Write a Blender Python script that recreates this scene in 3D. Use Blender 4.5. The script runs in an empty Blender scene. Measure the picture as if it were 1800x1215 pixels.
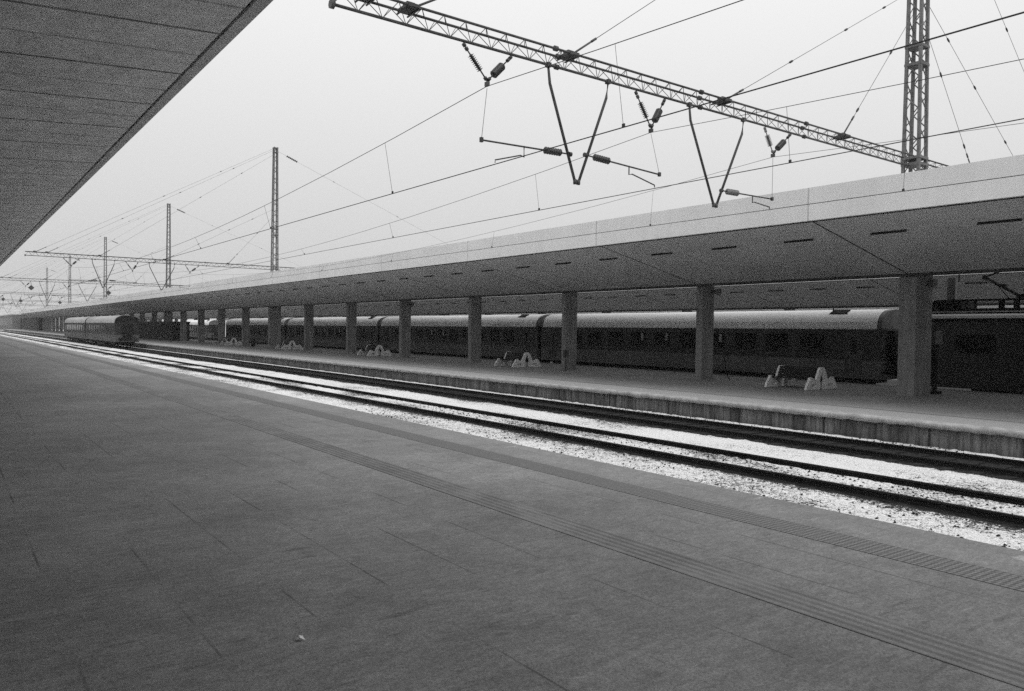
import bpy, math, random
from mathutils import Vector, Matrix, noise
random.seed(7)
R = math.radians
scene = bpy.context.scene
col = scene.collection

# ---------------------------------------------------------------- camera
cd = bpy.data.cameras.new("camera"); cam = bpy.data.objects.new("camera", cd); col.objects.link(cam)
cd.sensor_fit = 'HORIZONTAL'; cd.sensor_width = 36.0; cd.lens = 27.0
cd.clip_start = 0.05; cd.clip_end = 3000
CR = Vector((0.80299, -0.59583, 0.01396)); CD = Vector((-0.00005, -0.02349, -0.99972)); CF = Vector((0.59599, 0.80277, -0.01889))
mw = Matrix.Identity(4)
for i in range(3):
    mw[i][0] = CR[i]; mw[i][1] = -CD[i]; mw[i][2] = -CF[i]
mw[2][3] = 2.8
cam.matrix_world = mw
scene.camera = cam

# ---------------------------------------------------------------- light: overcast winter day
world = bpy.data.worlds.new("World"); scene.world = world; world.use_nodes = True
wn = world.node_tree; wn.nodes.clear()
SUN_EL, SUN_ROT = R(52), R(200)
sky = wn.nodes.new('ShaderNodeTexSky'); sky.sky_type = 'NISHITA'; sky.sun_disc = False
sky.sun_elevation = SUN_EL; sky.sun_rotation = SUN_ROT
sky.air_density = 1.0; sky.dust_density = 4.0; sky.ozone_density = 1.0
bw = wn.nodes.new('ShaderNodeRGBToBW'); wn.links.new(sky.outputs[0], bw.inputs[0])
mx = wn.nodes.new('ShaderNodeMix'); mx.data_type = 'FLOAT'; mx.inputs[0].default_value = 0.9
wn.links.new(bw.outputs[0], mx.inputs[2])      # overcast: cloud evens the sky out, brighter overhead than at the horizon
tc = wn.nodes.new('ShaderNodeTexCoord'); sx = wn.nodes.new('ShaderNodeSeparateXYZ'); wn.links.new(tc.outputs['Generated'], sx.inputs[0])
ov = wn.nodes.new('ShaderNodeMath'); ov.operation = 'MULTIPLY_ADD'; ov.use_clamp = False; wn.links.new(sx.outputs[2], ov.inputs[0]); ov.inputs[1].default_value = 10.0; ov.inputs[2].default_value = 5.9
ov2 = wn.nodes.new('ShaderNodeMath'); ov2.operation = 'MAXIMUM'; wn.links.new(ov.outputs[0], ov2.inputs[0]); ov2.inputs[1].default_value = 4.0
wn.links.new(ov2.outputs[0], mx.inputs[3])
bg = wn.nodes.new('ShaderNodeBackground'); bg.inputs[1].default_value = 0.1
wn.links.new(mx.outputs[0], bg.inputs[0])
wo = wn.nodes.new('ShaderNodeOutputWorld'); wn.links.new(bg.outputs[0], wo.inputs[0])
sd = bpy.data.lights.new("sun", 'SUN'); sd.energy = 0.8; sd.angle = R(40); sd.color = (1, 1, 1)
so = bpy.data.objects.new("sun", sd); col.objects.link(so)
az = SUN_ROT
sdir = Vector((math.sin(az) * math.cos(SUN_EL), math.cos(az) * math.cos(SUN_EL), math.sin(SUN_EL)))
so.rotation_euler = sdir.to_track_quat('Z', 'Y').to_euler()
scene.view_settings.view_transform = 'Standard'; scene.view_settings.look = 'None'
scene.view_settings.exposure = 0.0; scene.view_settings.gamma = 1.0
scene.cycles.use_denoising = False
scene.cycles.max_bounces = 8; scene.cycles.diffuse_bounces = 5; scene.cycles.volume_bounces = 1
scene.cycles.sample_clamp_indirect = 4

# ---------------------------------------------------------------- materials
class NT:
    def __init__(s, name):
        s.m = bpy.data.materials.new(name); s.m.use_nodes = True; s.t = s.m.node_tree
        s.b = s.t.nodes['Principled BSDF']; s.geo = s.t.nodes.new('ShaderNodeNewGeometry')
        s.sep = s.t.nodes.new('ShaderNodeSeparateXYZ'); s.l(s.geo.outputs['Position'], s.sep.inputs[0])
        s.x, s.y, s.z = s.sep.outputs
    def l(s, a, b): s.t.links.new(a, b)
    def put(s, v, sock):
        if isinstance(v, (int, float)): sock.default_value = v
        else: s.l(v, sock)
    def mth(s, op, a, b=0.0, c=0.0, clamp=False):
        n = s.t.nodes.new('ShaderNodeMath'); n.operation = op; n.use_clamp = clamp
        s.put(a, n.inputs[0]); s.put(b, n.inputs[1]); s.put(c, n.inputs[2]); return n.outputs[0]
    def noise(s, sc, det=4, rough=.55, stretch=(1, 1, 1), off=0.0):
        mp = s.t.nodes.new('ShaderNodeMapping'); mp.inputs['Scale'].default_value = stretch
        mp.inputs['Location'].default_value = (off, off, off)
        s.l(s.geo.outputs['Position'], mp.inputs[0])
        n = s.t.nodes.new('ShaderNodeTexNoise'); n.inputs['Scale'].default_value = sc
        n.inputs['Detail'].default_value = det; n.inputs['Roughness'].default_value = rough
        s.l(mp.outputs[0], n.inputs['Vector']); return n.outputs[0]
    def vor(s, sc, stretch=(1, 1, 1)):
        mp = s.t.nodes.new('ShaderNodeMapping'); mp.inputs['Scale'].default_value = stretch
        s.l(s.geo.outputs['Position'], mp.inputs[0])
        n = s.t.nodes.new('ShaderNodeTexVoronoi'); n.inputs['Scale'].default_value = sc
        s.l(mp.outputs[0], n.inputs['Vector']); return n.outputs['Distance']
    def ramp(s, v, a, b, lo=0.0, hi=1.0):          # smooth map of v from [a,b] to [lo,hi]
        n = s.t.nodes.new('ShaderNodeMapRange'); n.interpolation_type = 'SMOOTHSTEP'
        s.put(v, n.inputs[0]); n.inputs[1].default_value = a; n.inputs[2].default_value = b
        n.inputs[3].default_value = lo; n.inputs[4].default_value = hi; return n.outputs[0]
    def mix(s, f, a, b):
        n = s.t.nodes.new('ShaderNodeMix'); n.data_type = 'FLOAT'
        s.put(f, n.inputs[0]); s.put(a, n.inputs[2]); s.put(b, n.inputs[3]); return n.outputs[0]
    def line(s, co, pitch, off, w):                # 1 on a thin line repeated every pitch
        q = s.mth('FRACT', s.mth('DIVIDE', s.mth('SUBTRACT', co, off), pitch))
        d = s.mth('ABSOLUTE', s.mth('SUBTRACT', q, 0.5))
        return s.ramp(d, 0.5 - w / pitch, 0.5 - w / pitch * .5)
    def out(s, v, rough=.8, spec=.3, metal=0.0, bump=None, bs=.3, bd=.01):
        c = s.t.nodes.new('ShaderNodeCombineColor')
        for i in range(3): s.put(v, c.inputs[i])
        s.l(c.outputs[0], s.b.inputs['Base Color'])
        s.put(rough, s.b.inputs['Roughness']); s.b.inputs['Metallic'].default_value = metal
        s.b.inputs['Specular IOR Level'].default_value = spec
        if bump is not None:
            b = s.t.nodes.new('ShaderNodeBump'); b.inputs['Strength'].default_value = bs; b.inputs['Distance'].default_value = bd
            s.l(bump, b.inputs['Height']); s.l(b.outputs[0], s.b.inputs['Normal'])
        return s.m

def plain(name, v, rough=.7, var=.25, sc=3.0, spec=.3, metal=0.0, stretch=(1, 1, 1), bs=.15):
    n = NT(name); q = n.noise(sc, 5, .6, stretch); f = n.noise(sc * 14, 3, .6)
    k = n.ramp(q, .3, .7, v * (1 - var), v * (1 + var)); k2 = n.mth('MULTIPLY', k, n.ramp(f, .2, .8, .85, 1.15))
    return n.out(k2, rough, spec, metal, f, bs, .01)

M = {}
M['steel'] = plain('weathered_steel', .055, .6, .3, 2, .4)
M['wire'] = plain('wire', .04, .6, .1, 2, .3)
M['insulator'] = plain('dark_porcelain', .03, .35, .2, 5, .5)
M['insulator_pale'] = plain('grey_porcelain', .16, .4, .2, 5, .5)
M['mast'] = plain('mast_grey_steel', .13, .7, .25, 3, .3)
M['rail'] = plain('rail_steel', .010, .65, .4, 4, .3)
M['sleeper'] = plain('sleeper', .02, .9, .3, 5, .2)
M['coach_lower'] = plain('coach_lower_paint', .08, .45, .25, .7, .4, 0, (1, .3, 2))
M['coach_upper'] = plain('coach_upper_paint', .012, .4, .3, 1.5, .4)
M['coach_grey'] = plain('old_coach_paint', .07, .6, .3, 1.5, .3, 0, (1, 1, .3))
M['coach_old_upper'] = plain('old_coach_window_band', .02, .6, .4, 2, .3, 0, (1, 1, .3))
M['glass'] = plain('train_glass', .006, .12, .2, 1, .5)
M['under'] = plain('underframe', .012, .8, .4, 3, .2)
M['end'] = plain('coach_end', .11, .7, .3, 2, .3)
M['loco'] = plain('loco_paint', .012, .4, .3, 1.2, .4)
M['equipment'] = plain('roof_equipment', .015, .9, .3, 3, .08)
M['bench_concrete'] = plain('bench_concrete', .72, .8, .1, 6, .2)
M['wood'] = plain('dark_wood_slats', .02, .7, .3, 6, .2)
M['speaker'] = plain('speaker_grey', .12, .5, .2, 6, .3)
M['disc'] = plain('sign_plate', .07, .6, .2, 3, .3)
M['curtain'] = plain('pale_curtain', .35, .9, .2, 6, .1)
M['building'] = plain('far_building', .12, .9, .2, .4, .2)
M['door'] = plain('door_dark', .05, .6, .2, 2, .3)
M['beam'] = plain('edge_beam', .06, .8, .3, 2, .2)
M['crust'] = plain('old_snow', .36, .9, .22, 2.2, .1, 0, (1, 1, 1), .5)
M['slot'] = plain('dark_slot', .012, .6, .2, 5, .2)

def concrete(name, v, streak=0.25):
    n = NT(name); a = n.noise(1.2, 6, .6); st = n.noise(3.0, 4, .6, (1, 1, .12)); f = n.noise(60, 3, .6)
    k = n.ramp(a, .25, .75, v * .85, v * 1.12); k = n.mth('MULTIPLY', k, n.ramp(st, .35, .7, 1 - streak, 1.05))
    k = n.mth('MULTIPLY', k, n.ramp(f, .2, .8, .85, 1.15))
    return n.out(k, .85, .2, 0, f, .2, .01)
M['column'] = concrete('column_concrete', .25)

P0, PITCH = 14.85, 10.38          # first visible column bay and spacing of columns
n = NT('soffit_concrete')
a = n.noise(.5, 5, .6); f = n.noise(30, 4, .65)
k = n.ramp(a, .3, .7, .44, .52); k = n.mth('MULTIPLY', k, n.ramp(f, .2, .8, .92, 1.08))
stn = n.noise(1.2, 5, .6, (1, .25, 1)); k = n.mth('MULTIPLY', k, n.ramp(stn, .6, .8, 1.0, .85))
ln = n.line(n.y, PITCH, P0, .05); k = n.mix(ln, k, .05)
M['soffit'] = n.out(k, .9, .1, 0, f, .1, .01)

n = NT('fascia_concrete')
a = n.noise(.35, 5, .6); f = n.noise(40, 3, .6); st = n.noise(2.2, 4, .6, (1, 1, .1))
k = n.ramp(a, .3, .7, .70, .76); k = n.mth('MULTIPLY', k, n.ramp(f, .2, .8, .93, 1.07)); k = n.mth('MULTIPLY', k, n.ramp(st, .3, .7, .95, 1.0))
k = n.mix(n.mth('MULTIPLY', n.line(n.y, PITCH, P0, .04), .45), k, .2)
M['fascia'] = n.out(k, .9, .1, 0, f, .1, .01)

n = NT('panelled_soffit')          # near canopy: boards a metre wide, every second joint open
a = n.noise(.6, 6, .65); f = n.noise(35, 4, .65); b = n.noise(3.5, 6, .7)
k = n.ramp(a, .25, .75, .72, .86); k = n.mth('MULTIPLY', k, n.ramp(f, .2, .8, .9, 1.1)); k = n.mth('MULTIPLY', k, n.ramp(b, .3, .75, .84, 1.2))
j1 = n.line(n.y, 2.0, .35, .045); j2 = n.line(n.y, 2.0, 1.35, .035)
k = n.mix(n.mth('MULTIPLY', j1, n.ramp(n.noise(1.1, 3), .3, .5, .4, .75)), k, .03); k = n.mix(n.mth('MULTIPLY', j2, .45), k, .03)
M['panel'] = n.out(k, .9, .1, 0, f, .12, .01)
M['groove'] = plain('groove', .012, .9, .2, 3, .1)
M['trim'] = plain('canopy_trim', .62, .8, .12, 2, .2)

n = NT('platform_asphalt')
a = n.noise(.35, 6, .62); b = n.noise(2.2, 6, .65); f = n.noise(70, 4, .7); sc = n.noise(.9, 5, .6, (.35, 1.6, 1), 3.1)
k = n.ramp(a, .25, .75, .14, .21); k = n.mth('MULTIPLY', k, n.ramp(b, .2, .8, .85, 1.15))
k = n.mth('MULTIPLY', k, n.ramp(f, .2, .8, .55, 1.5)); k = n.mth('MULTIPLY', k, n.ramp(n.noise(14, 5, .7, (.6, 1.6, 1)), .3, .7, .84, 1.16))
k = n.mth('MULTIPLY', k, n.ramp(sc, .60, .72, 1.0, 1.16))
scuff = n.ramp(n.noise(3.0, 5, .65, (.5, 2.6, 1), 8.0), .61, .70); k = n.mix(n.mth('MULTIPLY', scuff, .45), k, .05)
wear = n.ramp(n.noise(5.0, 6, .75, (.5, 2.2, 1), 21.0), .58, .70); k = n.mix(n.mth('MULTIPLY', wear, .42), k, .32)
tone = n.noise(.16, 3, .5, (1, 1, 1), 31.0); k = n.mth('MULTIPLY', k, n.ramp(tone, .35, .65, .9, 1.1))
brk = n.ramp(n.noise(.8, 3, .6, (1, 1, 1), 5.0), .45, .6)
j = n.mth('MULTIPLY', n.line(n.x, .665, .594, .011), brk); k = n.mix(n.mth('MULTIPLY', j, .7), k, .05)
brk2 = n.ramp(n.noise(.7, 3, .6, (1, 1, 1), 9.0), .5, .62)
j = n.mth('MULTIPLY', n.line(n.y, 3.2, .9, .012), brk2); k = n.mix(n.mth('MULTIPLY', j, .15), k, .06)
edge = n.ramp(n.x, 6.5, 7.3, 0, .10); fary = n.ramp(n.y, 10, 60, 0, .25)
sn = n.ramp(n.mth('ADD', n.noise(3.0, 6, .7, (.7, 1.5, 1), 2.0), n.mth('MULTIPLY', edge, n.mth('ADD', 1.0, n.mth('MULTIPLY', fary, 5)))), .70, .80)
sn = n.mth('MULTIPLY', sn, .35); k = n.mix(sn, k, .55)
k = n.mth('ADD', k, n.mth('MULTIPLY', n.ramp(n.x, 6.6, 7.0), .03))
M['asphalt'] = n.out(k, .82, .25, 0, n.mth('ADD', f, n.mth('MULTIPLY', b, 1.5)), .35, .006)

n = NT('far_platform_paving')
a = n.noise(.5, 5, .62); f = n.noise(45, 4, .7)
k = n.ramp(a, .25, .75, .16, .23); k = n.mth('MULTIPLY', k, n.ramp(f, .2, .8, .8, 1.2))
ed = n.mth('ADD', n.x, n.mth('MULTIPLY', n.mth('SUBTRACT', n.noise(.9, 5, .7), .5), .5))
snow = n.ramp(ed, 23.35, 23.65, 1, 0); pt = n.ramp(n.noise(5, 5, .7), .25, .6, .5, 1.0)
k = n.mix(n.mth('MULTIPLY', snow, pt), k, .28)
g = n.ramp(n.mth('ABSOLUTE', n.mth('SUBTRACT', n.x, 23.72)), .05, .13, 1, 0); k = n.mix(n.mth('MULTIPLY', g, .8), k, .06)
front_tone = n.ramp(n.x, 23.5, 27.5, .07, 0); k = n.mth('ADD', k, front_tone)  # lighter towards the front edge
M['paving'] = n.out(k, .85, .2, 0, f, .3, .01)

n = NT('platform_wall_concrete')
st = n.noise(2.4, 5, .7, (1, 1, .15)); st2 = n.noise(6, 4, .7, (1, 1, .1), 4.0); f = n.noise(40, 4, .7)
k = n.ramp(st, .3, .7, .06, .20); k = n.mth('MULTIPLY', k, n.ramp(f, .2, .8, .75, 1.25))
k = n.mth('MULTIPLY', k, n.ramp(n.noise(9, 4, .7, (1, 1, .06), 7.0), .40, .52, .6, 1.0)); wh = n.ramp(st2, .63, .72); k = n.mix(n.mth('MULTIPLY', wh, .5), k, .38)
k = n.mix(n.mth('MULTIPLY', n.line(n.y, 3.1, .6, .05), .8), k, .02)
M['wall'] = n.out(k, .9, .15, 0, f, .4, .01)

n = NT('snow_and_ballast')
at = n.t.nodes.new('ShaderNodeAttribute'); at.attribute_name = 'cover'; cov = at.outputs['Fac']
v1 = n.vor(11, (1, 1, .5)); n1 = n.noise(10, 6, .75); n2 = n.noise(34, 5, .7); big = n.noise(.8, 4, .6)
h = n.mth('ADD', n.mth('MULTIPLY', n1, .5), n.mth('MULTIPLY', n2, .5)); h = n.mth('ADD', h, n.mth('MULTIPLY', n.mth('SUBTRACT', big, .5), .18))
thr = n.mth('SUBTRACT', .80, n.mth('MULTIPLY', cov, .50))
s = n.ramp(n.mth('SUBTRACT', h, thr), -.035, .035)
stone = n.ramp(n.noise(30, 4, .7), .3, .7, .008, .05)
snw = n.ramp(n2, .32, .68, .56, .90)
k = n.mix(s, stone, snw)
M['ballast'] = n.out(k, .9, .15, 0, n.mth('ADD', n.mth('MULTIPLY', n1, 1.0), n.mth('MULTIPLY', v1, .6)), .8, .05)

n = NT('snowy_ground'); a = n.noise(.2, 6, .7); k = n.ramp(a, .3, .65, .35, .7)
M['ground'] = n.out(k, .9, .1, 0, a, .3, .1)

n = NT('snowy_roof'); a = n.noise(1.3, 5, .65, (1, .3, 1)); f = n.noise(20, 3, .6)
k = n.ramp(a, .25, .75, .74, .88); k = n.mth('MULTIPLY', k, n.ramp(f, .2, .8, .9, 1.08))
M['roof'] = n.out(k, .8, .2, 0, f, .2, .01)
n = NT('dull_roof'); a = n.noise(1.3, 5, .65, (1, .3, 1)); k = n.ramp(a, .25, .75, .30, .45)
M['roof_dull'] = n.out(k, .8, .2, 0, a, .2, .01)

n = NT('tactile_ribbed'); f = n.noise(60, 4, .7)
w = n.mth('SINE', n.mth('MULTIPLY', n.x, 2 * math.pi / .085)); k = n.ramp(w, -.6, .6, .115, .17)
k = n.mth('MULTIPLY', k, n.ramp(f, .2, .8, .7, 1.3)); k = n.mth('MULTIPLY', k, n.ramp(n.noise(2, 4, .6), .3, .7, .85, 1.15))
wr = n.ramp(n.noise(1.6, 5, .7, (1, .6, 1), 3.), .48, .66); k = n.mix(n.mth('MULTIPLY', wr, .8), k, .19)
M['ribbed'] = n.out(k, .85, .2, 0, w, .5, .004)
n = NT('tactile_studded'); f = n.noise(60, 4, .7)
u = n.mth('SINE', n.mth('MULTIPLY', n.mth('ADD', n.x, n.y), 2 * math.pi / .11)); v = n.mth('SINE', n.mth('MULTIPLY', n.mth('SUBTRACT', n.x, n.y), 2 * math.pi / .11))
w = n.mth('MULTIPLY', u, v); k = n.ramp(w, -.4, .4, .085, .18)
k = n.mth('MULTIPLY', k, n.ramp(f, .2, .8, .7, 1.3)); wr = n.ramp(n.noise(2.2, 5, .7, (1, .6, 1), 6.), .66, .8); k = n.mix(n.mth('MULTIPLY', wr, .6), k, .3)
M['studded'] = n.out(k, .85, .2, 0, w, .5, .004)

# ---------------------------------------------------------------- mesh helpers
def wloc(o):
    v = Vector((0, 0, 0))
    while o is not None: v += o.location; o = o.parent
    return v
class MB:
    def __init__(s): s.v = []; s.f = []; s.sm = []
    def add(s, vs, fs, smooth=False):
        b = len(s.v); s.v += [tuple(p) for p in vs]
        s.f += [tuple(b + i for i in f) for f in fs]; s.sm += [smooth] * len(fs); return s
    def box(s, x0, x1, y0, y1, z0, z1):
        vs = [(x, y, z) for z in (z0, z1) for y in (y0, y1) for x in (x0, x1)]
        return s.add(vs, [(0, 2, 3, 1), (4, 5, 7, 6), (0, 1, 5, 4), (2, 6, 7, 3), (0, 4, 6, 2), (1, 3, 7, 5)])
    def prism(s, pts, a, b, axis='y', smooth=False):
        n = len(pts)
        if axis == 'y': mk = lambda p, t: (p[0], t, p[1])
        elif axis == 'x': mk = lambda p, t: (t, p[0], p[1])
        else: mk = lambda p, t: (p[0], p[1], t)
        vs = [mk(p, a) for p in pts] + [mk(p, b) for p in pts]
        s.add(vs, [(i, (i + 1) % n, n + (i + 1) % n, n + i) for i in range(n)], smooth)
        b0 = len(s.v) - 2 * n
        s.f += [tuple(b0 + i for i in reversed(range(n))), tuple(b0 + n + i for i in range(n))]; s.sm += [False, False]
        return s
    def tube(s, pts, r, n=6, smooth=True, cap=True):
        pts = [Vector(p) for p in pts]; rs = r if isinstance(r, (list, tuple)) else [r] * len(pts)
        b = len(s.v)
        for i, p in enumerate(pts):
            d = (pts[min(i + 1, len(pts) - 1)] - pts[max(i - 1, 0)]).normalized()
            u = d.cross(Vector((0, 0, 1)) if abs(d.z) < .95 else Vector((1, 0, 0))).normalized(); w = d.cross(u)
            for k in range(n):
                a = 2 * math.pi * k / n; s.v.append(tuple(p + (u * math.cos(a) + w * math.sin(a)) * rs[i]))
        for i in range(len(pts) - 1):
            for k in range(n):
                k2 = (k + 1) % n
                s.f.append((b + i * n + k, b + i * n + k2, b + (i + 1) * n + k2, b + (i + 1) * n + k)); s.sm.append(smooth)
        if cap:
            e = b + (len(pts) - 1) * n
            s.f += [tuple(b + k for k in reversed(range(n))), tuple(e + k for k in range(n))]; s.sm += [False, False]
        return s
    def build(s, name, mat, parent=None):
        o0 = wloc(parent) if parent else Vector((0, 0, 0))
        me = bpy.data.meshes.new(name); me.from_pydata([(Vector(v) - o0)[:] for v in s.v], [], s.f)
        me.polygons.foreach_set('use_smooth', s.sm); me.materials.append(M[mat]); me.update()
        o = bpy.data.objects.new(name, me); col.objects.link(o)
        if parent: o.parent = parent
        return o
def tag(o, label=None, cat=None, group=None, kind=None):
    if label: o['label'] = label
    if cat: o['category'] = cat
    if group: o['group'] = group
    if kind: o['kind'] = kind
    return o
def thing(name, loc, label, cat, group=None):
    o = bpy.data.objects.new(name, None); col.objects.link(o); o.location = loc
    o.empty_display_size = .3
    return tag(o, label, cat, group)
def copy_tree(o, parent=None):
    c = o.copy(); col.objects.link(c); c.parent = parent
    for ch in list(o.children): copy_tree(ch, c)
    return c
def struct(mb, name, mat): return tag(mb.build(name, mat), kind='structure')

ZN, ZF = 0.95, 0.486      # near and far platform heights above rail
XE, XG = 21.34, 35.8      # far platform front and back edge
YEND = 345

# ---------------------------------------------------------------- ground
struct(MB().box(-600, 900, -400, 1500, -1.0, -.40), 'ground', 'ground')
struct(MB().box(-40, 7.55, -75, 380, -.45, ZN), 'near_platform', 'asphalt')
struct(MB().box(6.33, 6.73, -24, 200, ZN - .02, ZN + .004), 'studded_paving_strip', 'studded')
struct(MB().box(4.58, 4.96, -24, 200, ZN - .02, ZN + .004), 'ribbed_paving_strip', 'ribbed')
fp = MB().box(XE + .12, XG, -30, 400, -.45, ZF - .012); struct(fp, 'far_platform_wall', 'wall')
n_ = 260; vs = []; fs = []   # far platform deck with a slightly uneven snow lip
deck = MB().box(XE, XG + .05, -30, 400, ZF - .09, ZF); struct(deck, 'far_platform', 'paving')
struct(MB().box(44.2, 58.5, -30, 400, -.45, ZF - .2), 'third_platform', 'asphalt')

# ballast sheet with an uneven snow cover
xs = [7.5 + i * .1 for i in range(139)]
ys = []; y = -14.0; st = .16
while y < 420:
    ys.append(y); y += st
    if y > 30: st *= 1.012
def cover(x, y):
    w = noise.noise(Vector((x * .7, y * .25, 0)))
    def n(c, h): return max(0.0, 1 - abs(x - c) / h)
    if x < 13.5: c = .66 + .16 * max(0, min(1, (12.0 - x) / 1.0)) - .2 * max(0, 1 - (13.5 - x) / .4)
    elif x < 13.70: c = 0.0
    elif x < 15.02: c = .64 + .14 * w
    elif x < 15.25: c = .05
    elif x < 17.9: c = .76 + .1 * w - .3 * max(0, (x - 17.35) / .55) - .3 * max(0, 1 - (x - 15.25) / .3)
    elif x < 19.95: c = .02 + (.28 + .3 * w) * max(0, 1 - abs(x - 19.3) / .22)
    else: c = .74
    return c + .12 * w
def height(x, y):
    b = -.15
    if 13.75 < x < 15.02: b = -.10
    if x < 13.3: b = -.16 + .05 * noise.noise(Vector((x * .8, y * .5, 3)))
    if 15.5 < x < 17.8: b = -.13 + .04 * noise.noise(Vector((x * .8, y * .5, 9)))
    if 17.9 < x < 19.95: b = -.16
    if 13.42 < x < 13.8 or 15.02 < x < 15.35: b = -.16
    if y < 60: b += .03 * noise.noise(Vector((x * 5, y * 5, 0))) + .015 * noise.noise(Vector((x * 13, y * 13, 5)))
    return b
vs = [(x, y, height(x, y)) for y in ys for x in xs]; nx = len(xs)
fs = [(j * nx + i, j * nx + i + 1, (j + 1) * nx + i + 1, (j + 1) * nx + i) for j in range(len(ys) - 1) for i in range(nx - 1)]
b = MB(); b.add(vs, fs, True); bo = struct(b, 'snowy_ballast', 'ballast')
ca = bo.data.attributes.new('cover', 'FLOAT', 'POINT'); ca.data.foreach_set('value', [max(0.0, min(1.0, cover(v[0], v[1]))) for v in vs])
# far side bed: cover thinned to darken it along the coach row, snowy beyond
b2 = MB(); rows = [-60, 20, 60, 118, 128, 420]
b2.add([(x, y, -.17) for y in rows for x in (XG - .2, 44.4)], [(2 * k, 2 * k + 1, 2 * k + 3, 2 * k + 2) for k in range(5)])
o = struct(b2, 'snowy_ballast', 'ballast'); ca = o.data.attributes.new('cover', 'FLOAT', 'POINT'); ca.data.foreach_set('value', [v for y in rows for v in ((.12, .12) if y < 120 else (.8, .8))])
# uneven crust of old snow along the lip of the far platform
b = MB(); pr = []; y = -8.0; N = lambda a, y, q: noise.noise(Vector((y * a, q, 0)))
while y < 150:
    d = .05 + .04 * N(.9, y, 1) + .03 * N(4, y, 2); h = .025 + .03 * N(1.3, y, 5) + .02 * N(5, y, 6)
    pr.append([(XE + .62 + .2 * N(.8, y, 3), y, ZF + .003), (XE + .3, y, ZF + max(.006, h)), (XE - .01, y, ZF + max(.006, h * .8)), (XE - .035, y, ZF - .03), (XE - .02, y, ZF - .09 - max(0, d)), (XE + .02, y, ZF - .1)])
    y += .11 if y < 60 else .3
vv = [p for r in pr for p in r]; b.add(vv, [(r * 6 + k, r * 6 + k + 1, r * 6 + k + 7, r * 6 + k + 6) for r in range(len(pr) - 1) for k in range(5)], True)
tag(b.build('snow_crust', 'crust'), 'uneven crust of old grey snow along the lip of the far platform', 'snow', kind='stuff')

# loose stones and lumps of crusted snow that break the sheet's outline
b = MB()
for i in range(2600):
    x = random.choice([random.uniform(11, 13.3), random.uniform(13.8, 15), random.uniform(17.7, 19.9), random.uniform(20, 21.2)]); y = random.uniform(-3, 26) 
    if abs(x - 18.28) < .12 or abs(x - 19.8) < .12: continue
    r = random.uniform(.018, .042); z = height(x, y) + r * .25
    p = [(x + r * random.uniform(.6, 1) * a, y + r * random.uniform(.6, 1) * c, z + r * random.uniform(.4, .8) * d) for a, c, d in ((1, 0, 0), (0, 1, 0), (-1, 0, 0), (0, -1, 0), (0, 0, 1), (0, 0, -1))]
    b.add(p, [(0, 1, 4), (1, 2, 4), (2, 3, 4), (3, 0, 4), (1, 0, 5), (2, 1, 5), (3, 2, 5), (0, 3, 5)])
tag(b.build('ballast_stones', 'sleeper'), 'loose dark ballast stones showing through the snow between the rails', 'stones', kind='stuff')

# ---------------------------------------------------------------- tracks
prof = [(-.075, -.17), (.075, -.17), (.075, -.155), (.012, -.13), (.012, -.045), (.036, -.035), (.036, 0), (-.036, 0), (-.036, -.035), (-.012, -.045), (-.012, -.13), (-.075, -.155)]
def track(xc, label, y1=400, lo=-30, zs_=-.19):
    t = thing('railway_track', (xc, 0, -.17), label, 'railway track', 'parallel railway tracks')
    for s in (-.767, .767):
        MB().prism([(xc + s + p[0], p[1]) for p in prof], lo, y1).build('rail', 'rail', t)
    b = MB()
    y = lo
    while y < y1:
        b.box(xc - 1.25, xc + 1.25, y, y + .25, -.34, zs_); y += .62
    so_ = b.build('sleepers', 'sleeper', t); so_['kind'] = 'stuff'
track(9.65, 'snow covered track close under the near platform edge', 200)
track(14.40, 'track with snow filling the space between its rails, middle of the three open tracks')
track(19.04, 'dark thawed track running beside the far platform wall', zs_=-.135)
track(37.5, 'track under the row of passenger coaches behind the far platform')
track(42.3, 'track behind the passenger coaches, beside the third platform')

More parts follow.
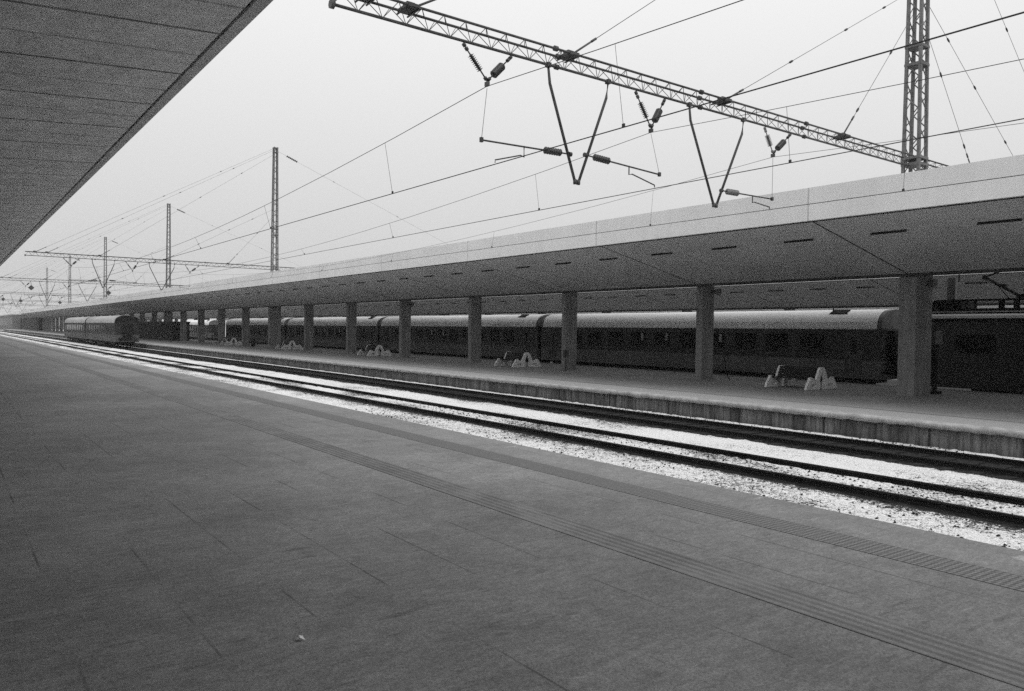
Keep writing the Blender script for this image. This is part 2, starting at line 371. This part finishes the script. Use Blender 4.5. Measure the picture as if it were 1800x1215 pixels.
# ---------------------------------------------------------------- island canopies
XC = 30.15
def canopy(dx, dz, label, ny, y0=-62, nslot=0, ncol0=-5):  # roofs start far behind the camera to hold back light
    X = XC + dx; xf = X - 6.85; zc = 5.22 + dz; zf = 6.63 + dz; ztop = 7.73 + dz; xm = X + .6
    t = thing('platform_canopy', (xm, P0, ZF), label, 'canopy', 'butterfly roofs over the island platforms')
    ye = ny
    xb = X + 6.0; zb = zc + (xb - X - 1.2) * .206
    s = MB().prism([(xf + .14, zf + .03), (X, zc), (X + 1.2, zc), (xb - .1, zb), (xb - .1, zb + .5), (xm + 1.4, zc + .75), (xm - 1.4, zc + .75), (xf + .14, zf + .6)], y0, ye)
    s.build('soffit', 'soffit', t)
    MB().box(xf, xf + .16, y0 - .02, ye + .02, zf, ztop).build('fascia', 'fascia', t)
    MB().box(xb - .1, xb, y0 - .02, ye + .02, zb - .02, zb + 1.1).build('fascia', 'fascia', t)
    MB().box(X - .12, X - .02, y0, ye, zc - .10, zc + .02).build('edge_beam', 'beam', t)
    MB().box(xf + .17, xf + .26, y0, ye, zf - .02, zf + .02).build('drip_groove', 'groove', t)
    k = ncol0
    while P0 + k * PITCH < ye - 1:
        yc = P0 + k * PITCH
        m = MB()
        if k in (0, 7, 12, 18, 24, 30):       # broad columns that carry a mast
            m.box(X, X + 1.3, yc - .33, yc + .33, ZF - .05, zc + .03)
        else:
            m.box(X + .2, X + 1.07, yc - .2, yc + .2, ZF - .05, zc + .03)
        c = m.build('column', 'column', t)
        if dx == 0 and k in (0, 1, 4):
            MB().tube([(X + .95, yc - .15, zc - .32), (X + .95, yc - .42, zc - .32), (X + .95, yc - .6, zc - .34)], [.05, .12, .19], 12).build('loudspeaker', 'speaker', c)
        k += 1
    for i in range(nslot):
        y = 9.17 + 3.33 * (i - 3)
        xx = X - 4.95; zz = zf + (xx - xf) * (zc - zf) / 6.85
        MB().box(xx - .02, xx + .02, y, y + 1.2, zz - .03, zz + .05).build('light_slot', 'slot', t)
    return t
canopy(0, 0, 'long concrete canopy on square columns with benches below it, nearest of the island roofs', YEND, nslot=80)
canopy(22.85, -.30, 'concrete canopy seen just above the coach roofs, behind the nearest island roof', 300, nslot=40)
canopy(46.5, -.55, 'far concrete canopy glimpsed in the narrow gap above the coach roofs', 260)

# near canopy overhead on the left, fixed to the station building
t = thing('station_canopy', (-12, 10, ZN), 'large panelled ceiling in the upper left corner above the near platform', 'canopy')
def zs(x): return 6.6 + (x - 2.9) * .079
MB().prism([(-14, zs(-14)), (2.89, zs(2.89)), (2.89, 7.5), (-14, 7.5)], -70, 360).build('soffit', 'panel', t)  # carried on behind the camera to cut light from there
MB().box(2.891, 2.935, -70, 360, 6.66, 7.5).build('groove', 'groove', t)
MB().box(2.936, 3.09, -70, 360, 6.6, 7.55).build('edge_trim', 'trim', t)
t = thing('station_building', (-14.5, 100, ZN), 'plain station building wall with glazed doors along the back of the near platform', 'building')
MB().box(-16, -14, -70, 360, ZN - .1, 7.6).build('wall', 'building', t)  # out of view, put in to block light along the left
for i in range(18):
    d = MB().box(-14, -13.96, -16 + i * 12, -12 + i * 12, ZN, 4.2).build('door', 'glass', t)

# ---------------------------------------------------------------- benches
def bench(y, label):
    cx = 30.35; z0 = ZF
    t = thing('platform_bench', (cx, y, z0), label, 'bench', 'back to back benches between the columns')
    def frame(s, y0):
        P = lambda a, b_: (cx + s * a, z0 + b_)
        b = MB(); d = .10
        ring_o = [P(.13, 0), P(1.18, 0), P(1.13, .17), P(.93, .42), P(.57, .41), P(.42, .43), P(.17, .42)]
        ring_i = [P(.40, .13), P(.86, .13), P(.84, .17), P(.72, .23), P(.62, .25), P(.52, .25), P(.44, .21)]
        for k in range(7):
            b.prism([ring_o[k], ring_o[(k + 1) % 7], ring_i[(k + 1) % 7], ring_i[k]], y0, y0 + d)
        b.prism([P(.93, .42), P(.89, .51), P(.77, .52), P(.57, .41)], y0, y0 + d)
        b.prism([P(.17, .42), P(.42, .43), P(.22, .86), P(.04, .74)], y0, y0 + d)
        b.prism([P(.04, .74), P(.22, .86), P(.13, .94), P(.0, .94), P(.0, .80)], y0, y0 + d)
        return b
    for s in (-1, 1):
        for y0 in (y, y + 1.95):
            frame(s, y0).build('side_frame', 'bench_concrete', t)
        b = MB()
        for k in range(4):
            a = .30 + k * .13; b.box(min(cx + s * a, cx + s * (a + .115)), max(cx + s * a, cx + s * (a + .115)), y + .101, y + 1.949, z0 + .43, z0 + .465)
        b.build('seat', 'wood', t)
        b = MB()
        for k in range(4):
            a = .36 - k * .05; zz = .48 + k * .112; b.box(min(cx + s * a, cx + s * (a - .03)), max(cx + s * a, cx + s * (a - .03)), y + .101, y + 1.949, z0 + zz, z0 + zz + .105)
        b.build('backrest', 'wood', t)
    return t
bench(18.5, 'nearest bench, white concrete ends and dark slats, between the first two columns from the right')
bench(39.2, 'white ended double bench just left of the third column from the right')
bench(60.0, 'small pale double bench, third in the row, left of the fifth column')
bench(80.6, 'distant double bench immediately right of the wide double column')
bench(101.3, 'farthest visible double bench, left of the wide double column')

# small things on the far platform
t = thing('information_post', (29.3, 34.2, ZF), 'thin dark post with a small panel left of the third column', 'post')
MB().tube([(29.3, 34.2, ZF), (29.3, 34.2, ZF + 1.25)], .035).build('pole', 'steel', t)
MB().box(29.12, 29.5, 34.17, 34.21, ZF + .8, ZF + 1.25).build('panel', 'steel', t)
t = thing('platform_sign', (32.3, 14.75, ZF), 'small grey sign board on a dark post just right of the nearest column', 'sign')
MB().box(32.2, 32.42, 14.7, 14.82, ZF + .12, ZF + 2.1).build('post', 'under', t)
MB().box(32.0, 32.62, 14.6, 14.95, ZF, ZF + .12).build('base', 'under', t)
MB().box(32.1, 32.62, 14.62, 14.68, ZF + 2.0, ZF + 2.55).build('board', 'speaker', t)
t = thing('litter_bin', (30.9, 44.2, ZF), 'small dark litter bin beside the fourth column', 'bin')
t.location = (30.2, 93.2, ZF); t['label'] = 'small dark litter bin standing past the farthest bench'
MB().tube([(30.2, 93.2, ZF), (30.2, 93.2, ZF + .9)], [.22, .27], 10).build('bucket', 'under', t)
MB().tube([(30.2, 93.2, ZF + .9), (30.2, 93.2, ZF + 1.0)], [.30, .24], 10).build('lid', 'steel', t)
t = thing('dark_filler', (30.8, 150, ZF), 'dark enclosure added to deepen the dark beneath the canopy behind the standing coaches', 'filler')
MB().box(29.6, 32.2, 131, 172, ZF, ZF + 2.9).build('wall', 'under', t)  # box added only to keep the area under the canopy dark
MB().box(29.5, 32.3, 130.9, 172.1, ZF + 2.9, ZF + 3.1).build('roof', 'beam', t)
t = thing('canopy_end_infill', (31, 380, ZF), 'dark hut added to darken the far end of the nearest island canopy', 'infill')
MB().box(29.2, 33, 338, 432, ZF, ZF + 4.9).build('wall', 'under', t)  # dark mass added to fill the view past the canopy end
MB().box(28.9, 33.3, 337.5, 432.5, ZF + 4.9, ZF + 5.3).build('roof', 'beam', t)
t = thing('standing_cable', (31.3, 24.3, ZF), 'black cable hanging down beside the foot of the second column', 'cable')
MB().tube([(31.30, 24.38, ZF + 1.4), (31.32, 24.36, ZF + .8), (31.36, 24.32, ZF + .35), (31.50, 24.2, ZF)], .022).build('cable', 'under', t)

px, py = 1.675, 4.366
b = MB(); b.add([(px, py, ZN + .004), (px + .025, py - .02, ZN + .02), (px + .05, py - .032, ZN + .006), (px + .045, py + .0, ZN + .024), (px + .02, py + .022, ZN + .008), (px + .022, py, ZN + .03)], [(0, 1, 5), (1, 2, 5), (2, 3, 5), (3, 4, 5), (4, 0, 5), (0, 4, 3, 2, 1)])
tag(b.build('paper_scrap', 'bench_concrete'), 'tiny crumpled white scrap of paper on the near platform, bottom centre left', 'litter')

# ---------------------------------------------------------------- coaches
def coach(xc, y0, L, label, mats=('coach_lower', 'coach_upper', 'roof', 'end'), group='passenger coaches in a row behind the far platform', hatch=True):
    lo_m, up_m, rf_m, en_m = mats
    t = thing('passenger_coach', (xc, y0, 0), label, 'train coach', group)
    hw = 1.42; y1 = y0 + L
    MB().box(xc - hw, xc + hw, y0, y1, .70, 1.60).build('lower_body', lo_m, t)
    MB().box(xc - hw + .015, xc + hw - .015, y0 + .01, y1 - .01, 1.60, 3.18).build('upper_body', up_m, t)
    pts = [(xc + hw + .03, 3.12), (xc + hw + .03, 3.2)]
    for i in range(1, 14):
        a = math.pi * i / 14; ca_, sa = math.cos(a), math.sin(a)
        pts.append((xc + (hw + .02) * (abs(ca_) ** .85) * (1 if ca_ > 0 else -1), 3.2 + .93 * sa ** .8))
    pts += [(xc - hw - .03, 3.2), (xc - hw - .03, 3.12)]
    rf = MB().prism(pts, y0 + .25, y1 - .25, smooth=True).build('roof', rf_m, t)
    for ya, yb in ((y0 + .02, y0 + .24), (y1 - .24, y1 - .02)):
        MB().prism([(xc + (p[0] - xc) * .985, 3.1 + (p[1] - 3.1) * .975) for p in pts], ya, yb, smooth=True).build('roof_end', en_m, t)
    if hatch:
        MB().prism([(xc - 1.12, 3.84), (xc - 1.12, 3.92), (xc - .72, 4.12), (xc - .72, 4.02)], y0 + 2.0, y0 + 2.9).box(xc - 1.12, xc - 1.08, y0 + 1.95, y0 + 2.0, 3.7, 4.02).box(xc - .76, xc - .72, y0 + 2.9, y0 + 2.95, 3.9, 4.2).build('roof_hatch', 'equipment', rf)
    for s in (-1, 1):
        xw = xc + s * hw
        xa, xb_ = sorted((xw - s * .02, xw + s * .004))
        nwin = int((L - 5.2) / 1.95)
        for i in range(nwin):
            a = y0 + 2.75 + i * (L - 5.5) / nwin
            w = MB().box(xa, xb_, a + .28, a + 1.60, 1.92, 2.85).build('window', 'glass', t)
            if s < 0 and i in (3, 5, 6):
                MB().box(xa - .012, xa - .004, a + .5, a + .66, 2.35, 2.8).build('curtain', 'curtain', w)
        for a in (y0 + .95, y1 - 1.85):
            d = MB().box(xa, xb_ + 0, a, a + .9, .9, 3.05).build('door', 'door', t)
            MB().box(xa - .012 if s < 0 else xb_, xa if s < 0 else xb_ + .012, a + .3, a + .6, 1.9, 2.7).build('pane', 'glass', d)
    MB().box(xc - 1.1, xc + 1.1, y0 + 1, y1 - 1, .45, .698).box(xc - 1.2, xc + 1.2, y0 + 9, y1 - 9, .15, .45).build('underframe', 'under', t)
    for yb in (y0 + 3.2, y1 - 3.2):
        g = MB().box(xc - 1.15, xc + 1.15, yb - 1.6, yb + 1.6, .3, .6).build('bogie', 'under', t)
        for dy in (-1.25, 1.25):
            MB().tube([(xc - .80, yb + dy, .46), (xc - .70, yb + dy, .46)], .46, 18).tube([(xc + .70, yb + dy, .46), (xc + .80, yb + dy, .46)], .46, 18).tube([(xc - .7, yb + dy, .46), (xc + .7, yb + dy, .46)], .09, 8).build('wheelset', 'under', g)
    for ya, yb, sg in ((y0 - .18, y0 + .015, -1), (y1 - .015, y1 + .18, 1)):
        MB().box(xc - .55, xc + .55, ya, yb, 1.0, 3.05).build('gangway', 'under', t)
        e = y0 if sg < 0 else y1
        for s in (-1, 1):
            MB().tube([(xc + s * .875, e, 1.05), (xc + s * .875, e + sg * .42, 1.05), (xc + s * .875, e + sg * .42, 1.05), (xc + s * .875, e + sg * .47, 1.05)], [.09, .09, .23, .23], 12).build('buffer', 'under', t)
    return t
c0 = coach(37.5, 18.95, 26.0, 'snowy roofed coach next to the locomotive, behind the first three columns from the right')
for y0_, lb in ((45.35, 'coach with snowy roof second from the locomotive, behind the fourth column from the right'),
                (71.8, 'snow roofed coach third from the locomotive, seen through the gaps left of the fifth column'),
                (98.7, 'snow roofed coach at the far end of the row, beside the wide double column')):
    c = copy_tree(c0); c.location.y = y0_; c['label'] = lb
g2 = 'two coaches standing on the open track'
c1 = coach(19.04, 108.3, 24.6, 'standing coach whose dark end faces us on the track by the far platform', ('coach_grey', 'coach_old_upper', 'roof_dull', 'under'), g2, False)
c = copy_tree(c1); c.location.y = 133.6; c['label'] = 'rear coach of the pair on the open track, half hidden by the one in front'
g3 = 'coaches far off under the second canopy'
c = copy_tree(c0); c.location = (42.3, 152, 0); c['label'] = 'far snow roofed coach seen through the column gaps beyond the end of the coach row'; c['group'] = g3

# ---------------------------------------------------------------- locomotive with raised pantograph
xc = 37.5
t = thing('electric_locomotive', (xc, 9, 0), 'dark electric locomotive with raised pantograph at the right edge, coupled to the coach row', 'locomotive')
L0, L1 = -1.6, 17.9
MB().prism([(xc - 1.42, .55), (xc + 1.42, .55), (xc + 1.42, 3.45), (xc + 1.3, 3.72), (xc + .9, 3.9), (xc - .9, 3.9), (xc - 1.3, 3.72), (xc - 1.42, 3.45)], L0 + .6, L1 - .6).build('body', 'loco', t)
for ya, yb in ((L0, L0 + .598), (L1 - .598, L1)):
    MB().prism([(xc - 1.35, .6), (xc + 1.35, .6), (xc + 1.35, 3.3), (xc + .9, 3.75), (xc - .9, 3.75), (xc - 1.35, 3.3)], ya, yb).build('cab', 'loco', t)
MB().box(xc - 1.12, xc + 1.12, L0 + .7, L1 - .7, 3.902, 3.96).build('roof_panel', 'roof_dull', t)
MB().prism([(xc - 1.36, 3.63), (xc - 1.31, 3.735), (xc - 1.1, 3.835), (xc - 1.1, 3.85), (xc - 1.325, 3.755), (xc - 1.385, 3.64)], L0 + .6, L1 - .6).build('edge_highlight', 'roof_dull', t)  # pale strip stands in for the highlight along the roof edge
for i in range(5):
    y = 2 + i * 3.0; MB().box(xc - 1.432, xc - 1.42, y, y + 1.6, 2.1, 2.9).build('side_grille', 'under', t)
for y in (3.5, 12.8):
    g = MB().box(xc - 1.25, xc + 1.25, y - 2.2, y + 2.2, .25, .7).build('bogie', 'under', t)
    for dy in (-1.6, 1.6):
        MB().tube([(xc - .80, y + dy, .6), (xc - .68, y + dy, .6)], .6, 20).tube([(xc + .68, y + dy, .6), (xc + .80, y + dy, .6)], .6, 20).build('wheelset', 'under', g)
# roof equipment: rounded resistor box, busbar frames on insulators
b = MB()
b.prism([(15.75, 3.95), (17.15, 3.95), (17.18, 4.2), (17.02, 4.40), (16.75, 4.50), (15.75, 4.50)], xc - .75, xc - .70, 'x')
b.prism([(15.75, 3.95), (16.45, 3.95), (16.45, 4.44), (15.75, 4.44)], xc - .69, xc + .7, 'x')
b.prism([(16.5, 4.38), (17.0, 4.36), (16.75, 4.46), (16.5, 4.48)], xc - .69, xc + .7, 'x')
b.box(xc - .8, xc + .8, 0.5, 15.74, 3.95, 4.09).box(xc - .75, xc - .68, 0.5, 15.74, 4.41, 4.50)
for y in (15.5, 15.13, 14.08, 13.5, 12.3, 11.2, 9.0, 6.5, 4.0):
    w_ = .05 if y > 14.5 else .11; b.box(xc - .76, xc - .66, y - w_, y + w_, 4.08, 4.42)
b.build('roof_equipment', 'equipment', t)
MB().tube([(xc - .45, 16.75, 4.15), (xc + .45, 16.75, 4.15)], .16, 12).build('air_reservoir', 'speaker', t)
pg = MB()
pg.tube([(xc, 13.45, 4.50), (xc, 15.05, 5.50)], [.075, .05], 8).tube([(xc, 15.05, 5.50), (xc - .25, 12.9, 6.35)], .035, 6).tube([(xc, 15.05, 5.50), (xc + .25, 12.9, 6.35)], .035, 6)
pg.tube([(xc, 14.05, 4.5), (xc, 14.5, 5.08), (xc, 15.12, 5.42)], .018, 6)
pg.box(xc - .12, xc + .12, 14.98, 15.12, 5.40, 5.58).box(xc - .12, xc + .12, 14.2, 14.4, 5.02, 5.16).box(xc - .5, xc + .5, 12.9, 13.6, 4.52, 4.68)
pg.tube([(xc - .95, 12.9, 6.2), (xc - .7, 12.9, 6.37), (xc + .7, 12.9, 6.37), (xc + .95, 12.9, 6.2)], .03, 6)
pg.build('pantograph', 'equipment', t)
h = thing('hanging_notice_board', (36.9, 16.2, 5.0), 'narrow grey board hanging on a rod above the locomotive roof, right of the nearest column', 'board')
MB().box(36.82, 37.02, 16.0, 16.35, 4.42, 5.5).build('board', 'speaker', h); MB().tube([(36.92, 15.9, 5.3), (36.92, 15.9, 5.75)], .03).build('rod', 'under', h)

# ---------------------------------------------------------------- catenary masts with cantilevered lattice portals
XM, YM = 30.75, 15.0
MH = 23.5
def lattice_mast():
    b = MB(); z0, z1 = 5.95, MH; w0, w1 = .32, .19
    def c(z, sx, sy):
        w = w0 + (w1 - w0) * (z - z0) / (z1 - z0); return (XM + sx * w, YM + sy * w, z)
    crn = [(-1, -1), (1, -1), (1, 1), (-1, 1)]
    for sx, sy in crn:
        lo = c(z0, sx, sy); hi = c(z1, sx, sy); q = .055
        vs_ = [(p[0] + a * q, p[1] + d * q, p[2]) for p in (lo, hi) for a, d in ((-1, -1), (1, -1), (1, 1), (-1, 1))]
        b.add(vs_, [(0, 1, 5, 4), (1, 2, 6, 5), (2, 3, 7, 6), (3, 0, 4, 7), (3, 2, 1, 0), (4, 5, 6, 7)])
    z = z0 + .1; step = .62; k = 0
    while z + step < z1:
        for i in range(4):
            a, d = crn[i], crn[(i + 1) % 4]
            if k % 2: a, d = d, a
            b.tube([c(z, *a), c(z + step, *d)], .024, 4, False)
        z += step; k += 1
    for zz in (9.55, 9.8, 13.45, 14.15, 22.9, 23.4):
        w = w0 + (w1 - w0) * (zz - z0) / (z1 - z0) + .07; b.box(XM - w, XM + w, YM - w, YM + w, zz - .05, zz + .05)
    return b
def truss(xa, xb, z=9.45):
    b = MB(); zu = z + .36; dy = .20
    s = 1 if xb > xa else -1
    b.tube([(xa, YM, z), (xb, YM, z)], .034, 6)
    b.tube([(xa, YM - dy, zu), (xb, YM - dy, zu)], .030, 6); b.tube([(xa, YM + dy, zu), (xb, YM + dy, zu)], .030, 6)
    n_ = int(abs(xb - xa) / .56); st = (xb - xa) / n_
    for i in range(n_):
        x = xa + i * st; xm_ = x + st / 2; x2 = x + st
        for sy in (-dy, dy):
            b.tube([(x, YM, z), (xm_, YM + sy, zu)], .009, 4, False).tube([(xm_, YM + sy, zu), (x2, YM, z)], .009, 4, False)
        b.tube([(xm_, YM - dy, zu), (xm_ + st * .5, YM + dy, zu)], .009, 4, False)
    return b
def guy(b, p, q, knobs=(.35, .62)):
    b.tube([p, q], .009, 5)
    P, Q = Vector(p), Vector(q)
    for k_ in knobs:
        c_ = P.lerp(Q, k_); d = (Q - P).normalized() * .14
        b.tube([c_ - d, c_ - d * .4, c_ + d * .4, c_ + d], [.012, .038, .038, .012], 8)
def string(b, p, q, sheds=True, mat=None):
    """one suspension insulator: rod, a stack of sheds or a fat ribbed core, clamps"""
    P, Q = Vector(p), Vector(q); L_ = (Q - P)
    b.tube([P, Q], .018, 6)
    prs = []; rr = []
    a, e, nn = ((.30, .72, 9) if sheds else (.38, .76, 7)); R0, R1 = ((.035, .085) if sheds else (.085, .105))
    for i in range(nn):
        f = a + (e - a) * i / nn; g = (e - a) / nn
        prs += [P + L_ * (f + g * .02), P + L_ * (f + g * .35), P + L_ * (f + g * .5), P + L_ * (f + g * .9)]; rr += [R0, R0, R1, R0]
    b.tube(prs, rr, 10)
    for f in (.04, .14, .92): b.tube([P + L_ * (f - .03), P + L_ * (f + .05)], .045, 6)
    return b
def mast():
    t = thing('catenary_mast', (XM, YM, 5.95), 'largest lattice mast at upper right, carrying the long arm over the tracks', 'mast', 'catenary masts along the far platform')
    lattice_mast().build('lattice_post', 'mast', t)
    arm = truss(6.43, XM - .5).build('cross_arm', 'steel', t)
    truss(XM + .5, 66).build('cross_arm', 'steel', t)
    for x in (12.4, 17.9, 23.2):       # bolted splices
        for sy, zz in ((0, 9.45), (-.2, 9.81), (.2, 9.81)):
            MB().tube([(x - .04 + sy, YM + sy, zz), (x + .06 + sy, YM + sy, zz)], .07, 8).build('splice_flange', 'steel', t)
    MB().tube([(6.38, YM, 9.45), (6.46, YM, 9.45)], .10, 8).build('end_flange', 'steel', t)
    # guys from the mast head and shoulder to saddles on the arm
    for xs_, zt, kn in ((25.5, 15.5, (.35, .8)), (18.9, 16.35, (.2, .42, .7)), (12.8, 22.6, (.2, .45)), (8.2, 23.1, (.2, .45, .7)), (7.2, 23.3, (.25, .5))):
        for sg in (-1, 1):
            if sg > 0 and xs_ == 7.2: continue
            xt = xs_ if sg < 0 else 2 * XM - xs_
            if sg > 0 and xs_ == 8.2: xt = 65.5
            p = (XM + sg * .25, YM, zt); q = (xt, YM, 9.80)
            b = MB(); guy(b, p, q, kn)
            P, Q = Vector(p), Vector(q); u = (P - Q).normalized()
            g = b.build('guy_wire', 'wire', t)
            b = MB(); b.tube([Q + u * .15, Q + u * .9], .028, 6).tube([Q + u * .95, Q + u * 1.15], .035, 6)
            b.box(xt - .15, xt + .15, YM - .25, YM + .25, 9.78, 9.85).box(xt - .1, xt + .1, YM - .10, YM + .10, 9.85, 9.93)
            for dx_ in (-.13, .13): b.tube([(xt + dx_, YM - .30, 9.76), (xt + dx_, YM + .30, 9.76)], .022, 6)
            b.build('saddle', 'steel', g)
            if sg > 0 and xs_ in (8.2, 12.8):
                c_ = P.lerp(Q, .05); d = (Q - P).normalized() * .72
                b = MB(); n_ = 7
                prs = []; rr = []
                for i in range(n_):
                    f = -1 + 2 * i / n_; prs += [c_ + d * (f + .02), c_ + d * (f + .12), c_ + d * (f + .2)]; rr += [.06, .14, .06]
                b.tube(prs, rr, 8).build('strain_insulator', 'insulator', g)
    # suspension of the three lines
    for (xa, xb, xm_, zm, pale) in ((9.61, 11.0, 10.30, 8.67, False), (15.21, 16.39, 15.85, 8.50, False), (21.02, 22.44, 21.50, 8.64, True)):
        string(MB(), (xa, YM, 9.40), (xm_, YM, zm), True).build('suspension_insulator', 'insulator_pale' if pale else 'insulator', t)
        string(MB(), (xb, YM, 9.40), (xm_, YM, zm), False).build('suspension_insulator', 'insulator', t)
        MB().box(xm_ - .035, xm_ + .035, YM - .06, YM + .06, zm - .12, zm - .02).build('messenger_clamp', 'steel', t)
    # drop brackets: V of two tubes
    for xa, xb, ap in ((12.14, 14.19, 13.14), (17.43, 19.95, 18.66)):
        b = MB(); b.tube([(xa, YM, 9.42), (xa + .06, YM, 9.0), (ap - .06, YM, 6.66)], [.03, .037, .037], 8).tube([(xb, YM, 9.42), (xb - .06, YM, 9.0), (ap + .06, YM, 6.66)], [.03, .037, .037], 8)
        b.tube([(ap - .06, YM, 6.72), (ap - .055, YM, 6.6)], .05, 8).tube([(ap + .06, YM, 6.72), (ap + .055, YM, 6.6)], .05, 8)
        for x in (xa, xb): b.box(x - .06, x + .06, YM - .06, YM + .06, 9.39, 9.5)
        b.build('drop_bracket', 'steel', t)
    # registration arms
    for (x0, z0, i0, i1, xe, ze, xh, zh, xs2, zs2, pale, xw, zw) in (
            (12.90, 7.34, 12.60, 12.05, 10.16, 7.27, 11.42, 7.05, 10.56, 6.80, False, 10.30, 8.5),
            (13.42, 7.40, 13.72, 14.28, 16.22, 7.26, 15.02, 7.10, 16.03, 6.88, False, 15.85, 8.35),
            (18.95, 7.14, 19.20, 19.74, 21.50, 7.17, 20.48, 6.94, 21.37, 6.84, True, 21.50, 8.5)):
        dz = lambda x: z0 + (ze - z0) * (x - x0) / (xe - x0)
        b = MB().tube([(x0, YM, z0), (i0, YM, dz(i0))], .02, 6).tube([(i1, YM, dz(i1)), (xe, YM, ze)], .022, 6)
        b.tube([(x0 - .04, YM, z0), (x0 + .04, YM, z0)], .06, 8).tube([(xh, YM, dz(xh) + .02), (xh, YM, zh), (xh + (xs2 - xh) * .12, YM, zh + .03), (xs2, YM, zs2 + .06), (xs2, YM, zs2)], .018, 6)
        b.box(xe - .035, xe + .035, YM - .035, YM + .035, ze - .05, ze + .06).tube([(xe, YM, ze), (xw, YM, zw)], .007, 4)
        a_ = b.build('registration_arm', 'steel', t)
        b = MB(); prs = []; rr = []; n_ = 7
        for i in range(n_):
            x = i0 + (i1 - i0) * i / n_; w = (i1 - i0) / n_
            prs += [(x + w * .05, YM, dz(x)), (x + w * .4, YM, dz(x)), (x + w * .5, YM, dz(x)), (x + w * .9, YM, dz(x))]; rr += [.06, .06, .095, .06]
        b.tube(prs, rr, 10).build('insulator', 'insulator_pale' if pale else 'insulator', a_)
    return t
m0 = mast()
MY = [15.0, 87.5, 139.2, 201.7, 264, 326.2]
for y, lb in zip(MY[1:], ('second largest lattice mast, left of the picture centre, with insulator at its top',
                          'third lattice mast, left of the second and about half its height in the picture',
                          'fourth lattice mast, small and hazy, between the two horizontal arms at left',
                          'fifth lattice mast, faint and thin at far left', 'faintest and farthest lattice mast at far left')):
    c = copy_tree(m0); c.location.y = y; c['label'] = lb
    for ch in [q for q in c.children if q.name.startswith('guy_wire')]:      # the farther masts keep one guy on the right
        vx = [v.co.x for v in ch.data.vertices]
        if sum(vx) / len(vx) > 1 and max(vx) < 30:
            for g in list(ch.children): bpy.data.objects.remove(g)
            bpy.data.objects.remove(ch)

# ---------------------------------------------------------------- overhead lines
def overhead(xm_, zm, xw, zw, label, rm=.007, rw=.011):
    t = thing('overhead_line', (xw, YM, zw), label, 'overhead wire', 'overhead lines above the open tracks')
    sup = [-45.0] + MY + [395.0]
    bm = MB(); bc = MB(); drops = []
    pm = []; pc = []
    for i in range(len(sup) - 1):
        a, c_ = sup[i], sup[i + 1]; Ls = c_ - a; sag = 1.05 * (Ls / 60) ** 2 * .9
        sag = min(sag, 1.35)
        for k in range(16):
            f = k / 16; y = a + Ls * f
            pm.append((xm_, y, zm - 4 * sag * f * (1 - f)))
        nd = 7
        for k in range(nd):
            f = (k + .5) / nd; y = a + Ls * f
            drops.append((y, zm - 4 * sag * f * (1 - f)))
    pm.append((xm_, sup[-1], zm))
    for i, y in enumerate(sup): pc.append((xw, y, zw))
    bm.tube(pm, rm, 5).build('messenger_wire', 'wire', t); bc.tube(pc, rw, 5).build('contact_wire', 'wire', t)
    for y, z in drops:
        if y < 0: continue
        MB().tube([(xm_, y, z), (xw, y, zw)], .006, 4).box(xw - .016, xw + .016, y - .03, y + .03, zw, zw + .07).build('dropper', 'wire', t)
overhead(10.30, 8.55, 10.56, 6.76, 'highest and thickest of the three overhead wire pairs crossing the sky', .009, .0125)
overhead(15.85, 8.38, 16.03, 6.85, 'overhead wire pair in the middle of the three open lines', .008, .0115)
overhead(21.50, 8.52, 21.37, 6.82, 'lowest overhead wire pair, crossing in front of the pale canopy fascia')
# diamond signal boards hung below the portals
for (x, y, z, lb) in ((10.87, 137.2, 8.35, 'dark diamond board hanging from the third portal, leftmost and largest'), (21.37, 137.2, 8.0, 'grey diamond board hanging just above the canopy edge at left'),
                      (10.9, 204.2, 8.3, 'tiny diamond board at the left edge of the picture'), (14.2, 204.2, 8.0, 'tiny diamond board second from the left edge'), (21.8, 204.2, 7.9, 'tiny diamond board low over the far end of the canopy')):
    t = thing('diamond_signal_board', (x, y, z), lb, 'signal board', 'diamond boards on the catenary')
    MB().prism([(x - .42, z), (x, z - .42), (x + .42, z), (x, z + .42)], y - .02, y + .02).build('plate', 'disc', t)
    MB().tube([(x, y, z + .4), (x, y, z + .75)], .03).build('hanger', 'steel', t)

# ---------------------------------------------------------------- far background
def house(x0, x1, y0, y1, h, label):
    t = thing('distant_building', ((x0 + x1) / 2, (y0 + y1) / 2, -.4), label, 'building', 'hazy buildings beyond the platforms')
    MB().box(x0, x1, y0, y1, -.4, h).build('wall', 'building', t)
    MB().box(x0 - .3, x1 + .3, y0 - .3, y1 + .3, h, h + .5).build('roof', 'roof_dull', t)
    for k in range(int((y1 - y0) / 9)):
        MB().box(x0 - .03, x0, y0 + 2 + k * 9, y0 + 7 + k * 9, 2, h - 1.2).build('window', 'glass', t)
house(26, 38, 420, 560, 7.0, 'long low hazy building past the far end of the canopy')
house(60, 120, 560, 620, 12, 'faint tall block far behind the catenary masts')
house(-10, 12, 700, 760, 10, 'faint block where the tracks vanish')

# ---------------------------------------------------------------- haze
hm = bpy.data.materials.new('haze'); hm.use_nodes = True; ht = hm.node_tree; ht.nodes.clear()
ho = ht.nodes.new('ShaderNodeOutputMaterial'); hv = ht.nodes.new('ShaderNodeVolumePrincipled')
hv.inputs['Color'].default_value = (.97, .97, .97, 1); hv.inputs['Density'].default_value = HAZE = 0.00024
hv.inputs['Anisotropy'].default_value = .2
ht.links.new(hv.outputs[0], ho.inputs['Volume']); M['haze'] = hm
ob = MB().box(-620, 920, -420, 1520, -2.0, 26).build('haze', 'haze'); tag(ob, kind='stuff')
